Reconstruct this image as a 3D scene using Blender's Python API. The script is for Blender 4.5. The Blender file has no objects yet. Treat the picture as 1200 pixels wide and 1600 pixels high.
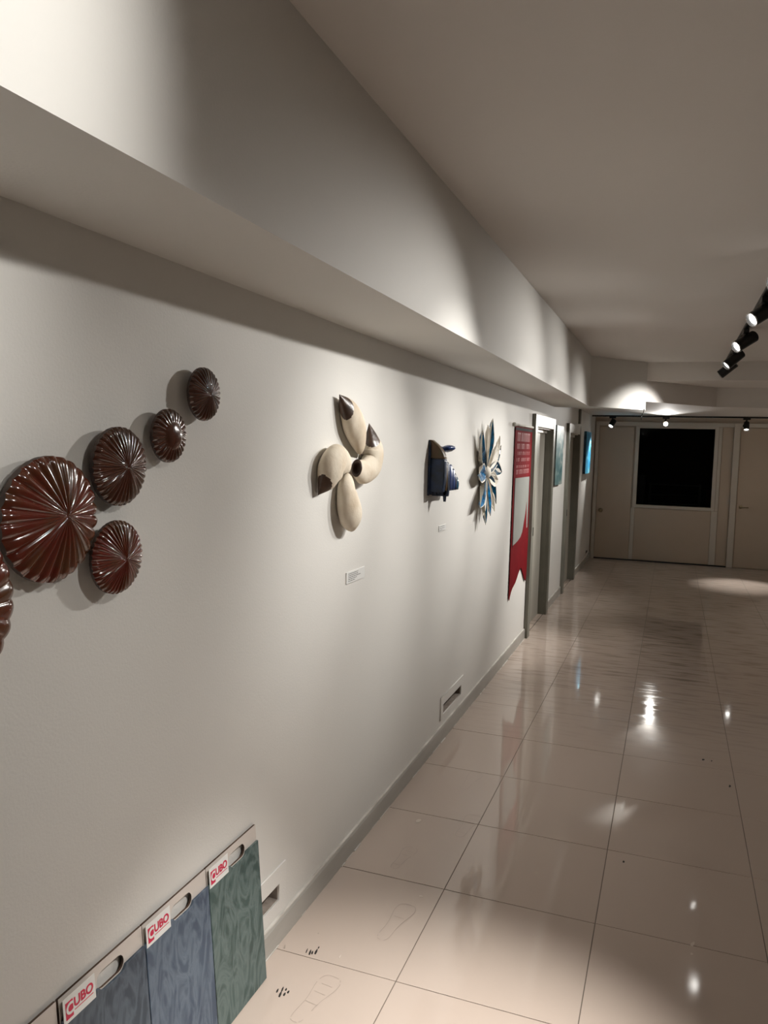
import bpy, bmesh, math, random
from mathutils import Vector, Matrix
random.seed(7)
C = bpy.context.scene.collection
PI = math.pi

# ------------------------------------------------------------------ camera
S = 1.807                                   # camera height in metres
FPX = 1225.0
RW = ((0.93788198, 0.05401329, -0.34272433),    # world <- (right, down, forward)
      (0.34596456, -0.07102584, 0.93555537),
      (0.02619014, -0.99601099, -0.08530053))
cam_d = bpy.data.cameras.new('camera')
cam_d.sensor_fit = 'HORIZONTAL'
cam_d.sensor_width = 36.0
cam_d.lens = FPX / 1200.0 * 36.0
cam_d.clip_start = 0.02
cam = bpy.data.objects.new('camera', cam_d)
C.objects.link(cam)
m = Matrix(((RW[0][0], -RW[0][1], -RW[0][2], 0.0),
            (RW[1][0], -RW[1][1], -RW[1][2], 0.0),
            (RW[2][0], -RW[2][1], -RW[2][2], S),
            (0, 0, 0, 1)))
cam.matrix_world = m
bpy.context.scene.camera = cam

# ------------------------------------------------------------------ world and exposure
w = bpy.data.worlds.new('world')
bpy.context.scene.world = w
w.use_nodes = True
w.node_tree.nodes['Background'].inputs[0].default_value = (0.012, 0.011, 0.010, 1)
w.node_tree.nodes['Background'].inputs[1].default_value = 1.0
vs = bpy.context.scene.view_settings
vs.view_transform = 'Standard'
vs.look = 'None'
vs.exposure = 0.0
vs.gamma = 1.0
vs.use_curve_mapping = False
LIGHT = (1.0, 0.97, 0.92)                    # warm-white LED spots

# ------------------------------------------------------------------ main dimensions (metres)
W = -1.256        # left wall plane
XR = 2.45         # right wall plane
Y0 = -1.9         # wall behind the camera
YF = 13.58        # far wall plane
ZC = 2.797        # main ceiling
ZB = 2.270        # underside of the beam on the left
XB = -0.867       # face of that beam
ZF = 2.365        # lowered ceiling at the far end


def pix(u, v, ax, val):
    """world point on the plane axis=val seen at photo pixel (u, v)"""
    d = [RW[i][0] * (u - 600) + RW[i][1] * (v - 800) + RW[i][2] * FPX for i in range(3)]
    o = (0.0, 0.0, S)
    t = (val - o[ax]) / d[ax]
    return Vector((o[0] + d[0] * t, o[1] + d[1] * t, o[2] + d[2] * t))


# ------------------------------------------------------------------ materials
def mat(name, col, rough=0.6, col2=None, scale=6.0, stretch=(1, 1, 1), bump=0.0, bscale=60.0,
        metallic=0.0, spec=0.5, lo=0.35, hi=0.65, coat=0.0, rough2=None, detail=4.0, dist=0.0, coords='Object'):
    mt = bpy.data.materials.new(name)
    mt.use_nodes = True
    nt = mt.node_tree
    b = nt.nodes['Principled BSDF']
    b.inputs['Base Color'].default_value = (*col, 1)
    b.inputs['Roughness'].default_value = rough
    b.inputs['Metallic'].default_value = metallic
    b.inputs['Specular IOR Level'].default_value = spec
    b.inputs['Coat Weight'].default_value = coat
    b.inputs['Coat Roughness'].default_value = 0.06
    tc = nt.nodes.new('ShaderNodeTexCoord')
    mp = nt.nodes.new('ShaderNodeMapping')
    mp.inputs['Scale'].default_value = stretch
    nt.links.new(tc.outputs[coords], mp.inputs[0])
    if coords == 'Object' or True:
        pass
    if col2 is not None or rough2 is not None:
        n = nt.nodes.new('ShaderNodeTexNoise')
        n.inputs['Scale'].default_value = scale
        n.inputs['Detail'].default_value = detail
        n.inputs['Distortion'].default_value = dist
        nt.links.new(mp.outputs[0], n.inputs['Vector'])
        r = nt.nodes.new('ShaderNodeMapRange')
        r.inputs[1].default_value = lo
        r.inputs[2].default_value = hi
        nt.links.new(n.outputs['Fac'], r.inputs[0])
        if col2 is not None:
            mx = nt.nodes.new('ShaderNodeMix')
            mx.data_type = 'RGBA'
            mx.inputs[6].default_value = (*col, 1)
            mx.inputs[7].default_value = (*col2, 1)
            nt.links.new(r.outputs[0], mx.inputs[0])
            nt.links.new(mx.outputs[2], b.inputs['Base Color'])
        if rough2 is not None:
            r2 = nt.nodes.new('ShaderNodeMapRange')
            r2.inputs[3].default_value = rough
            r2.inputs[4].default_value = rough2
            nt.links.new(r.outputs[0], r2.inputs[0])
            nt.links.new(r2.outputs[0], b.inputs['Roughness'])
    if bump > 0:
        n2 = nt.nodes.new('ShaderNodeTexNoise')
        n2.inputs['Scale'].default_value = bscale
        n2.inputs['Detail'].default_value = 3.0
        nt.links.new(mp.outputs[0], n2.inputs['Vector'])
        bp = nt.nodes.new('ShaderNodeBump')
        bp.inputs['Strength'].default_value = bump
        bp.inputs['Distance'].default_value = 0.004
        nt.links.new(n2.outputs['Fac'], bp.inputs['Height'])
        nt.links.new(bp.outputs[0], b.inputs['Normal'])
    return mt


def emis(name, col, strength):
    mt = bpy.data.materials.new(name)
    mt.use_nodes = True
    b = mt.node_tree.nodes['Principled BSDF']
    b.inputs['Base Color'].default_value = (0.8, 0.8, 0.8, 1)
    b.inputs['Emission Color'].default_value = (*col, 1)
    b.inputs['Emission Strength'].default_value = strength
    return mt


M = {}
M['wall'] = mat('wall_paint', (0.77, 0.755, 0.72), 0.62, (0.745, 0.73, 0.695), 1.3, bump=0.12, bscale=140, spec=0.25)
M['dimwall'] = mat('taupe_paint', (0.26, 0.235, 0.205), 0.6, (0.24, 0.215, 0.19), 1.1, spec=0.25)
M['ceil'] = mat('ceiling_paint', (0.80, 0.76, 0.72), 0.75, (0.78, 0.74, 0.70), 0.9, spec=0.2, bump=0.05, bscale=90)
M['farwall'] = mat('far_cream_paint', (0.60, 0.50, 0.40), 0.5, (0.57, 0.475, 0.38), 1.4, spec=0.3)
M['farwhite'] = mat('far_white_trim', (0.66, 0.61, 0.54), 0.5, spec=0.3)
M['base'] = mat('baseboard_grey', (0.40, 0.385, 0.35), 0.4, (0.46, 0.44, 0.405), 14, (1, .2, 1), spec=0.4)
M['caulk'] = mat('white_caulk', (0.74, 0.71, 0.66), 0.6, (0.5, 0.47, 0.43), 20, (1, .3, 1))
M['frame'] = mat('door_frame_grey', (0.19, 0.185, 0.155), 0.42, (0.22, 0.215, 0.18), 5, spec=0.4)
M['framehead'] = mat('door_head_white', (0.72, 0.70, 0.64), 0.45, (0.55, 0.52, 0.44), 9, (1, 1, 2), lo=.5, hi=.62)
M['leaf'] = mat('door_leaf_paint', (0.46, 0.44, 0.385), 0.45, spec=0.4)
M['grout'] = mat('grout', (0.17, 0.14, 0.115), 0.85)
M['black'] = mat('black_metal', (0.008, 0.008, 0.008), 0.38, spec=0.4)
M['blackgloss'] = mat('black_plastic', (0.012, 0.012, 0.012), 0.25)
M['chrome'] = mat('bright_rim', (0.75, 0.75, 0.75), 0.22, metallic=1.0)
M['lens'] = emis('lamp_lens', LIGHT, 8.0)
M['lensfar'] = emis('far_lamp_lens', LIGHT, 22.0)
M['glare'] = emis('lamp_lens_bright', (1.0, 0.97, 0.8), 22.0)
M['brass'] = mat('knob_metal', (0.42, 0.34, 0.22), 0.3, metallic=0.9)
M['cork'] = mat('vent_inside', (0.34, 0.29, 0.25), 0.9, (0.24, 0.20, 0.17), 30)
M['card'] = mat('white_card', (0.80, 0.80, 0.78), 0.5)
M['ink'] = mat('grey_ink', (0.22, 0.22, 0.22), 0.7)
M['mdf'] = mat('brown_board_edge', (0.060, 0.030, 0.018), 0.7, (0.09, 0.05, 0.03), 40)
M['boardface'] = mat('white_board_face', (0.66, 0.60, 0.55), 0.4)
M['logored'] = mat('logo_red', (0.62, 0.015, 0.07), 0.45)
M['clay'] = mat('cream_clay', (0.74, 0.66, 0.54), 0.7, (0.62, 0.51, 0.38), 11, bump=0.5, bscale=45, lo=.42, hi=.75, spec=.25)
M['claydark'] = mat('brown_glaze_inside', (0.042, 0.025, 0.018), 0.32, (0.11, 0.065, 0.045), 18, bump=0.4, bscale=40)
M['clayscar'] = mat('clay_crack', (0.10, 0.07, 0.045), 0.8)
M['white_clay'] = mat('white_ceramic', (0.78, 0.74, 0.66), 0.55, (0.66, 0.60, 0.50), 14, bump=0.3, bscale=50)
M['teal'] = mat('blue_glaze', (0.004, 0.10, 0.20), 0.12, (0.002, 0.025, 0.05), 22, coat=0.5)
M['sky'] = mat('bright_blue_glaze', (0.01, 0.26, 0.58), 0.12, (0.004, 0.06, 0.15), 30, coat=0.5)
M['olive'] = mat('olive_brown_glaze', (0.070, 0.050, 0.012), 0.38, (0.10, 0.045, 0.014), 24, bump=0.4, bscale=60)
M['navy'] = mat('navy_glaze', (0.010, 0.028, 0.085), 0.40, (0.008, 0.018, 0.035), 20, bump=0.4, bscale=50)
M['royal'] = mat('royal_blue_glaze', (0.012, 0.045, 0.20), 0.30, (0.012, 0.032, 0.10), 26, bump=0.4, bscale=50)
M['red'] = mat('banner_red', (0.165, 0.002, 0.006), 0.8, (0.135, 0.0015, 0.005), 7, spec=0.12)
M['banner_grey'] = mat('banner_pale_panel', (0.25, 0.255, 0.235), 0.6, (0.23, 0.235, 0.215), 5)
M['banner_print'] = mat('banner_pale_print', (0.36, 0.15, 0.15), 0.6)
M['smudge'] = mat('dark_scuff', (0.018, 0.015, 0.013), 0.7)
M['dust'] = mat('pale_dust', (0.62, 0.54, 0.47), 0.8)
M['dustdark'] = mat('shoe_dust', (0.40, 0.33, 0.28), 0.55)
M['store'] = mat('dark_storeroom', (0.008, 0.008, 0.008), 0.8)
M['storebox'] = mat('storeroom_grey', (0.22, 0.22, 0.22), 0.7)
M['storered'] = mat('storeroom_red', (0.25, 0.03, 0.03), 0.7)


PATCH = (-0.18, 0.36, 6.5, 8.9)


def floor_mat():
    mt = bpy.data.materials.new('polished_floor_tile')
    mt.use_nodes = True
    nt = mt.node_tree
    b = nt.nodes['Principled BSDF']
    tc = nt.nodes.new('ShaderNodeNewGeometry')
    # broad tone variation
    n = nt.nodes.new('ShaderNodeTexNoise'); n.inputs['Scale'].default_value = 1.7; n.inputs['Detail'].default_value = 5
    nt.links.new(tc.outputs['Position'], n.inputs['Vector'])
    mx = nt.nodes.new('ShaderNodeMix'); mx.data_type = 'RGBA'
    mx.inputs[6].default_value = (0.585, 0.485, 0.42, 1)
    mx.inputs[7].default_value = (0.54, 0.445, 0.38, 1)
    nt.links.new(n.outputs['Fac'], mx.inputs[0])
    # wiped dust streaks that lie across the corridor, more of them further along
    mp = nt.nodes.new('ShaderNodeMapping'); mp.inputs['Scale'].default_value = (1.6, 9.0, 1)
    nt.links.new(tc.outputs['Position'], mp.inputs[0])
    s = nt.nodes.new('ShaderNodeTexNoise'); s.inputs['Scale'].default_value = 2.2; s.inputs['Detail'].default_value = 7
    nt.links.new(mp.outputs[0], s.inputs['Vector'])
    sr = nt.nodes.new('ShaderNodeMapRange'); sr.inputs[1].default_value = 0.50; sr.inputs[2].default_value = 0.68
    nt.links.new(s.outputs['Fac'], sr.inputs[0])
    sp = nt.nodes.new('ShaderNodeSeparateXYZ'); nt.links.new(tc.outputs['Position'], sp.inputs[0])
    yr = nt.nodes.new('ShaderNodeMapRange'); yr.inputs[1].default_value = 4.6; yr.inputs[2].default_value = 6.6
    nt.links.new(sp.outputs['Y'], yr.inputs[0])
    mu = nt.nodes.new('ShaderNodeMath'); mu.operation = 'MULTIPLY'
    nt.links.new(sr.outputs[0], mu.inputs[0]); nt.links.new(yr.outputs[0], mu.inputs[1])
    # one bay where the dust was never wiped: its own darker patch with a straight edge
    def gate(sock, edge, up):
        n_ = nt.nodes.new('ShaderNodeMath'); n_.operation = 'GREATER_THAN' if up else 'LESS_THAN'
        nt.links.new(sock, n_.inputs[0]); n_.inputs[1].default_value = edge
        return n_.outputs[0]
    def mul(a, b):
        n_ = nt.nodes.new('ShaderNodeMath'); n_.operation = 'MULTIPLY'
        for i_, v_ in enumerate((a, b)):
            if isinstance(v_, float): n_.inputs[i_].default_value = v_
            else: nt.links.new(v_, n_.inputs[i_])
        return n_.outputs[0]
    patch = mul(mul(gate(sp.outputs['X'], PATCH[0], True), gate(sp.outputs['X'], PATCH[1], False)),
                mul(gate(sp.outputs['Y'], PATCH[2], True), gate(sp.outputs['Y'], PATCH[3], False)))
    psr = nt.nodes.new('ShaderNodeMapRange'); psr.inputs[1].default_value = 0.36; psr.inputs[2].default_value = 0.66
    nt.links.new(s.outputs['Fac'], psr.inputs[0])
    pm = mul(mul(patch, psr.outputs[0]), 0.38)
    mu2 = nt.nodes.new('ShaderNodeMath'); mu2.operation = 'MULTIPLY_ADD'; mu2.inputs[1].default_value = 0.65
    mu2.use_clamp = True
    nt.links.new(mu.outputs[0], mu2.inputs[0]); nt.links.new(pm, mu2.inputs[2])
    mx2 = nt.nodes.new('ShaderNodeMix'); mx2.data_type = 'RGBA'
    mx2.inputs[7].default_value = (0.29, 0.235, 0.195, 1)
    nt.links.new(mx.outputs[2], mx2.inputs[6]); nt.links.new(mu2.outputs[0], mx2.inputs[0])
    nt.links.new(mx2.outputs[2], b.inputs['Base Color'])
    # gloss
    rn = nt.nodes.new('ShaderNodeTexNoise'); rn.inputs['Scale'].default_value = 3.4; rn.inputs['Detail'].default_value = 6
    nt.links.new(tc.outputs['Position'], rn.inputs['Vector'])
    rr = nt.nodes.new('ShaderNodeMapRange')
    rr.inputs[1].default_value = 0.35; rr.inputs[2].default_value = 0.75
    rr.inputs[3].default_value = 0.035; rr.inputs[4].default_value = 0.09
    nt.links.new(rn.outputs['Fac'], rr.inputs[0])
    ad = nt.nodes.new('ShaderNodeMath'); ad.operation = 'MULTIPLY_ADD'; ad.inputs[1].default_value = 0.10
    nt.links.new(mu.outputs[0], ad.inputs[0]); nt.links.new(rr.outputs[0], ad.inputs[2])
    nt.links.new(ad.outputs[0], b.inputs['Roughness'])
    b.inputs['Specular IOR Level'].default_value = 0.42
    wv = nt.nodes.new('ShaderNodeTexNoise'); wv.inputs['Scale'].default_value = 2.6; wv.inputs['Detail'].default_value = 1
    nt.links.new(tc.outputs['Position'], wv.inputs['Vector'])
    bp = nt.nodes.new('ShaderNodeBump'); bp.inputs['Strength'].default_value = 0.05; bp.inputs['Distance'].default_value = 0.01
    nt.links.new(wv.outputs['Fac'], bp.inputs['Height']); nt.links.new(bp.outputs[0], b.inputs['Normal'])
    return mt


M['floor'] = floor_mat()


def slate_mat(name, base, light, dark, sc, stretch):
    """brushed, cloudy ceramic sample: swirling pale strokes on a dark ground"""
    mt = mat(name, base, 0.5, dark, 5.0, lo=.3, hi=.75, dist=0.6)
    nt = mt.node_tree
    b = nt.nodes['Principled BSDF']
    prev = b.inputs['Base Color'].links[0].from_socket
    tc = nt.nodes.new('ShaderNodeTexCoord')
    mp = nt.nodes.new('ShaderNodeMapping'); mp.inputs['Scale'].default_value = stretch
    nt.links.new(tc.outputs['Object'], mp.inputs[0])
    n = nt.nodes.new('ShaderNodeTexNoise'); n.inputs['Scale'].default_value = sc
    n.inputs['Detail'].default_value = 6; n.inputs['Distortion'].default_value = 2.2
    nt.links.new(mp.outputs[0], n.inputs['Vector'])
    sb = nt.nodes.new('ShaderNodeMath'); sb.operation = 'SUBTRACT'; sb.inputs[1].default_value = .5
    nt.links.new(n.outputs['Fac'], sb.inputs[0])
    ab = nt.nodes.new('ShaderNodeMath'); ab.operation = 'ABSOLUTE'
    nt.links.new(sb.outputs[0], ab.inputs[0])
    r = nt.nodes.new('ShaderNodeMapRange'); r.inputs[1].default_value = 0.0; r.inputs[2].default_value = .13
    r.inputs[3].default_value = 0.38; r.inputs[4].default_value = 0.0
    nt.links.new(ab.outputs[0], r.inputs[0])
    mx = nt.nodes.new('ShaderNodeMix'); mx.data_type = 'RGBA'
    nt.links.new(prev, mx.inputs[6]); mx.inputs[7].default_value = (*light, 1)
    nt.links.new(r.outputs[0], mx.inputs[0]); nt.links.new(mx.outputs[2], b.inputs['Base Color'])
    return mt


M['slate_green'] = slate_mat('green_slate_sample', (0.058, 0.098, 0.092), (0.25, 0.32, 0.31), (0.038, 0.066, 0.063), 6, (1.9, .8, 1))
M['slate_blue'] = slate_mat('blue_slate_sample', (0.068, 0.098, 0.145), (0.23, 0.29, 0.35), (0.042, 0.06, 0.10), 8, (1.8, .6, 1))
M['slate_dark'] = slate_mat('dark_blue_slate_sample', (0.042, 0.064, 0.085), (0.17, 0.21, 0.26), (0.030, 0.042, 0.068), 8, (1.8, .6, 1))
M['slate_grey'] = slate_mat('grey_slate_sample', (0.10, 0.11, 0.12), (0.25, 0.27, 0.28), (0.06, 0.07, 0.08), 8, (1.4, 1, 1))


def copper_mat(name, a, b2):
    mt = mat(name, a, 0.13, b2, 13.0, bump=0.16, bscale=30, spec=0.6, coat=0.6, lo=.4, hi=.66, rough2=0.22)
    return mt


M['copper'] = copper_mat('lustre_brown_glaze', (0.125, 0.018, 0.010), (0.09, 0.034, 0.012))
M['copperdark'] = copper_mat('lustre_dark_glaze', (0.080, 0.024, 0.013), (0.055, 0.022, 0.010))
M['rim'] = mat('raw_clay_rim', (0.11, 0.075, 0.06), 0.55, (0.05, 0.03, 0.025), 26, bump=.4)


def painting_mat(name, cols, sc, stretch):
    mt = bpy.data.materials.new(name)
    mt.use_nodes = True
    nt = mt.node_tree
    b = nt.nodes['Principled BSDF']; b.inputs['Roughness'].default_value = 0.45
    tc = nt.nodes.new('ShaderNodeTexCoord')
    mp = nt.nodes.new('ShaderNodeMapping'); mp.inputs['Scale'].default_value = stretch
    nt.links.new(tc.outputs['Object'], mp.inputs[0])
    n = nt.nodes.new('ShaderNodeTexNoise'); n.inputs['Scale'].default_value = sc
    n.inputs['Detail'].default_value = 7; n.inputs['Distortion'].default_value = 1.4
    nt.links.new(mp.outputs[0], n.inputs['Vector'])
    r = nt.nodes.new('ShaderNodeValToRGB')
    e = r.color_ramp.elements
    e[0].position = .30; e[0].color = (*cols[0], 1)
    e[1].position = .72; e[1].color = (*cols[-1], 1)
    for i, cc in enumerate(cols[1:-1]):
        k = e.new(.30 + .42 * (i + 1) / (len(cols) - 1)); k.color = (*cc, 1)
    nt.links.new(n.outputs['Fac'], r.inputs[0]); nt.links.new(r.outputs[0], b.inputs['Base Color'])
    return mt


M['paint_teal'] = painting_mat('teal_grey_painting', [(.02, .08, .09), (.06, .16, .17), (.20, .28, .27), (.42, .45, .42)], 5, (1, 1.2, 1))
M['paint_cyan'] = painting_mat('cyan_painting', [(.01, .10, .25), (.01, .30, .60), (.12, .58, .80), (.60, .80, .85)], 4, (1, .8, 1))


def glass_mat():
    mt = bpy.data.materials.new('dark_window_glass')
    mt.use_nodes = True
    nt = mt.node_tree
    nt.nodes.remove(nt.nodes['Principled BSDF'])
    out = nt.nodes['Material Output']
    t = nt.nodes.new('ShaderNodeBsdfTransparent'); t.inputs[0].default_value = (0.55, 0.58, 0.57, 1)
    g = nt.nodes.new('ShaderNodeBsdfGlossy'); g.inputs['Roughness'].default_value = 0.01
    fr = nt.nodes.new('ShaderNodeFresnel'); fr.inputs[0].default_value = 1.22
    ms = nt.nodes.new('ShaderNodeMixShader')
    nt.links.new(fr.outputs[0], ms.inputs[0]); nt.links.new(t.outputs[0], ms.inputs[1]); nt.links.new(g.outputs[0], ms.inputs[2])
    nt.links.new(ms.outputs[0], out.inputs[0])
    return mt


M['glass'] = glass_mat()


# ------------------------------------------------------------------ helpers
def obj(name, data, material=None, parent=None, smooth=False):
    """link a mesh (or a bmesh) as ONE object"""
    if isinstance(data, bmesh.types.BMesh):
        me = bpy.data.meshes.new(name)
        data.normal_update()
        data.to_mesh(me); data.free()
    else:
        me = data
    o = bpy.data.objects.new(name, me)
    C.objects.link(o)
    if material is not None and len(me.materials) == 0:
        me.materials.append(material)
    if smooth:
        for p in me.polygons:
            p.use_smooth = True
    if parent is not None:
        o.parent = parent
    return o


def tag(o, label=None, cat=None, group=None, kind=None):
    if label: o['label'] = label
    if cat: o['category'] = cat
    if group: o['group'] = group
    if kind: o['kind'] = kind
    return o


def empty(name, loc, rot=None):
    o = bpy.data.objects.new(name, None)
    o.empty_display_size = 0.05
    C.objects.link(o)
    if rot is None:
        o.location = loc
    else:
        o.matrix_world = Matrix.Translation(loc) @ rot.to_4x4()
    return o


# local frame of things on the left wall: X = along the corridor (+y), Y = up, Z = out of the wall (+x)
WALLROT = Matrix(((0, 0, 1), (1, 0, 0), (0, 1, 0)))
# far wall, seen from the corridor: X = +x, Y = up, Z = towards the camera (-y)
FARROT = Matrix(((1, 0, 0), (0, 0, -1), (0, 1, 0)))


def wall_empty(name, y, z, off=0.0):
    return empty(name, Vector((W + off, y, z)), WALLROT)


def add_box(bm, x0, x1, y0, y1, z0, z1, bev=0.0):
    vs_ = [bm.verts.new(p) for p in ((x0, y0, z0), (x1, y0, z0), (x1, y1, z0), (x0, y1, z0),
                                     (x0, y0, z1), (x1, y0, z1), (x1, y1, z1), (x0, y1, z1))]
    fs = [bm.faces.new([vs_[i] for i in q]) for q in ((3, 2, 1, 0), (4, 5, 6, 7), (0, 1, 5, 4), (1, 2, 6, 5), (2, 3, 7, 6), (3, 0, 4, 7))]
    if bev > 0:
        es = list({e for f in fs for e in f.edges})
        bmesh.ops.bevel(bm, geom=es, offset=bev, segments=2, affect='EDGES', profile=0.5)
    return bm


def box(name, x0, x1, y0, y1, z0, z1, material, parent=None, bev=0.0):
    bm = bmesh.new()
    add_box(bm, x0, x1, y0, y1, z0, z1, bev)
    return obj(name, bm, material, parent)


def prism(name, poly, z0, z1, material, parent=None):
    bm = bmesh.new()
    a = [bm.verts.new((p[0], p[1], z0)) for p in poly]
    b = [bm.verts.new((p[0], p[1], z1)) for p in poly]
    n = len(poly)
    bm.faces.new(a[::-1]); bm.faces.new(b)
    for i in range(n):
        bm.faces.new((a[i], a[(i + 1) % n], b[(i + 1) % n], b[i]))
    bmesh.ops.recalc_face_normals(bm, faces=bm.faces)
    return obj(name, bm, material, parent)


def plate_mesh(name, loops, z0, z1, bev=0.0):
    """flat plate in local XY from closed loops (first outer, others holes), between z0 and z1"""
    cu = bpy.data.curves.new(name, 'CURVE')
    cu.dimensions = '2D'; cu.fill_mode = 'BOTH'
    cu.extrude = max((z1 - z0) / 2 - bev, 1e-5)
    cu.bevel_depth = bev; cu.bevel_resolution = 1
    if bev > 0:
        cu.offset = -bev
    for lp in loops:
        sp = cu.splines.new('POLY'); sp.points.add(len(lp) - 1); sp.use_cyclic_u = True
        for i, p in enumerate(lp):
            sp.points[i].co = (p[0], p[1], 0, 1)
    t = bpy.data.objects.new(name, cu)
    C.objects.link(t)
    dg = bpy.context.evaluated_depsgraph_get()
    me = bpy.data.meshes.new_from_object(t.evaluated_get(dg))
    me.name = name
    me.transform(Matrix.Translation((0, 0, (z0 + z1) / 2)))
    bpy.data.objects.remove(t); bpy.data.curves.remove(cu)
    me.materials.clear()
    return me


def text_mesh(name, body, size, align='LEFT', shear=0.0, off=0.0, ext=0.0004):
    cu = bpy.data.curves.new(name, 'FONT')
    cu.body = body; cu.size = size; cu.align_x = align; cu.extrude = ext; cu.shear = shear; cu.offset = off
    t = bpy.data.objects.new(name, cu)
    C.objects.link(t)
    dg = bpy.context.evaluated_depsgraph_get()
    me = bpy.data.meshes.new_from_object(t.evaluated_get(dg))
    me.name = name
    bpy.data.objects.remove(t); bpy.data.curves.remove(cu)
    me.materials.clear()
    return me


def add_cyl(bm, p0, p1, r0, r1=None, seg=20, caps=True):
    r1 = r0 if r1 is None else r1
    p0 = Vector(p0); p1 = Vector(p1)
    ax = (p1 - p0).normalized()
    t = Vector((0, 0, 1)) if abs(ax.z) < .9 else Vector((1, 0, 0))
    a = ax.cross(t).normalized(); b = ax.cross(a)
    A = []; B = []
    for i in range(seg):
        th = 2 * PI * i / seg
        d = a * math.cos(th) + b * math.sin(th)
        A.append(bm.verts.new(p0 + d * r0)); B.append(bm.verts.new(p1 + d * r1))
    fs = []
    for i in range(seg):
        j = (i + 1) % seg
        fs.append(bm.faces.new((A[i], A[j], B[j], B[i])))
    if caps:
        fs.append(bm.faces.new(A[::-1])); fs.append(bm.faces.new(B))
    bmesh.ops.recalc_face_normals(bm, faces=fs)
    return bm


def add_lathe(bm, prof, seg=28):
    """profile [(r, z)] about local Z"""
    rings = []
    for r, z in prof:
        rings.append([bm.verts.new((r * math.cos(2 * PI * i / seg), r * math.sin(2 * PI * i / seg), z)) for i in range(seg)]
                     if r > 1e-6 else [bm.verts.new((0, 0, z))])
    for k in range(len(rings) - 1):
        A, B = rings[k], rings[k + 1]
        for i in range(seg):
            j = (i + 1) % seg
            if len(A) == 1 and len(B) > 1: bm.faces.new((A[0], B[i], B[j]))
            elif len(B) == 1 and len(A) > 1: bm.faces.new((A[i], A[j], B[0]))
            elif len(A) > 1: bm.faces.new((A[i], A[j], B[j], B[i]))
    bmesh.ops.recalc_face_normals(bm, faces=bm.faces)
    return bm


# ------------------------------------------------------------------ the setting
# left wall with openings (doors, vents) built cell by cell, thickness away from the corridor
D1 = (7.50, 8.58); D2 = (10.02, 11.10); DH = 2.03
VENTS = [(1.95, 2.418, .160, .222), (4.565, 5.0, .160, .222), (12.93, 13.20, .132, .185)]


def wall_cells(name, holes, a0, a1, z0, z1, place, material):
    ys = sorted({a0, a1} | {h[0] for h in holes} | {h[1] for h in holes})
    zs = sorted({z0, z1} | {h[2] for h in holes} | {h[3] for h in holes})

    def solid(i, k):
        if i < 0 or k < 0 or i >= len(ys) - 1 or k >= len(zs) - 1: return None
        cy = (ys[i] + ys[i + 1]) / 2; cz = (zs[k] + zs[k + 1]) / 2
        return not any(h[0] < cy < h[1] and h[2] < cz < h[3] for h in holes)
    bm = bmesh.new()

    def quad(pts):
        bm.faces.new([bm.verts.new(place(*p)) for p in pts])
    T = 0.12
    for i in range(len(ys) - 1):
        for k in range(len(zs) - 1):
            if not solid(i, k): continue
            a, b, c, d = ys[i], ys[i + 1], zs[k], zs[k + 1]
            quad([(a, c, 0), (b, c, 0), (b, d, 0), (a, d, 0)])
            quad([(a, d, -T), (b, d, -T), (b, c, -T), (a, c, -T)])
            for di, dk, e in ((-1, 0, [(a, c), (a, d)]), (1, 0, [(b, d), (b, c)]), (0, -1, [(b, c), (a, c)]), (0, 1, [(a, d), (b, d)])):
                if not solid(i + di, k + dk):
                    (p, q), (r, s) = e
                    quad([(p, q, 0), (r, s, 0), (r, s, -T), (p, q, -T)])
    bmesh.ops.remove_doubles(bm, verts=bm.verts, dist=1e-5)
    bmesh.ops.recalc_face_normals(bm, faces=bm.faces)
    return tag(obj(name, bm, material), kind='structure')


holes = [(D1[0], D1[1], 0.0, DH), (D2[0], D2[1], 0.0, DH)] + VENTS
wall_cells('wall_left', holes, Y0, YF + .12, 0.0, ZC + .1, lambda a, z, t: (W + t, a, z), M['wall'])
# far wall with the window opening
WIN = (-0.545, 0.600, 0.935, 2.192)
wall_cells('wall_far', [WIN], W, XR, 0.0, ZC + .1, lambda a, z, t: (a, YF - t, z), M['farwall'])
tag(box('wall_right', XR, XR + .12, Y0, YF + .12, 0, ZC + .1, M['dimwall']), kind='structure')
tag(box('wall_back', W, XR, Y0 - .12, Y0, 0, ZC + .1, M['dimwall']), kind='structure')

# ceilings and the beams that step it down
DA = (XB, 8.58); DB = (-0.325, 9.30); DC = (0.45, 10.34); DK = (W, 8.78)
tag(prism('ceiling', [(XB, Y0), (XR, Y0), (XR, DB[1]), DB, DA], ZC, ZC + .1, M['ceil']), kind='structure')
tag(prism('ceiling_beam', [(W, Y0), (XB, Y0), DA, DB, DK], ZB, ZC + .1, M['wall']), kind='structure')
tag(prism('ceiling_crossbeam', [DB, (XR, DB[1]), (XR, DC[1]), DC], 2.597, ZC + .1, M['ceil']), kind='structure')
tag(prism('ceiling_far', [DK, DB, DC, (XR, DC[1]), (XR, YF), (W, YF)], ZF, ZC + .1, M['ceil']), kind='structure')

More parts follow.
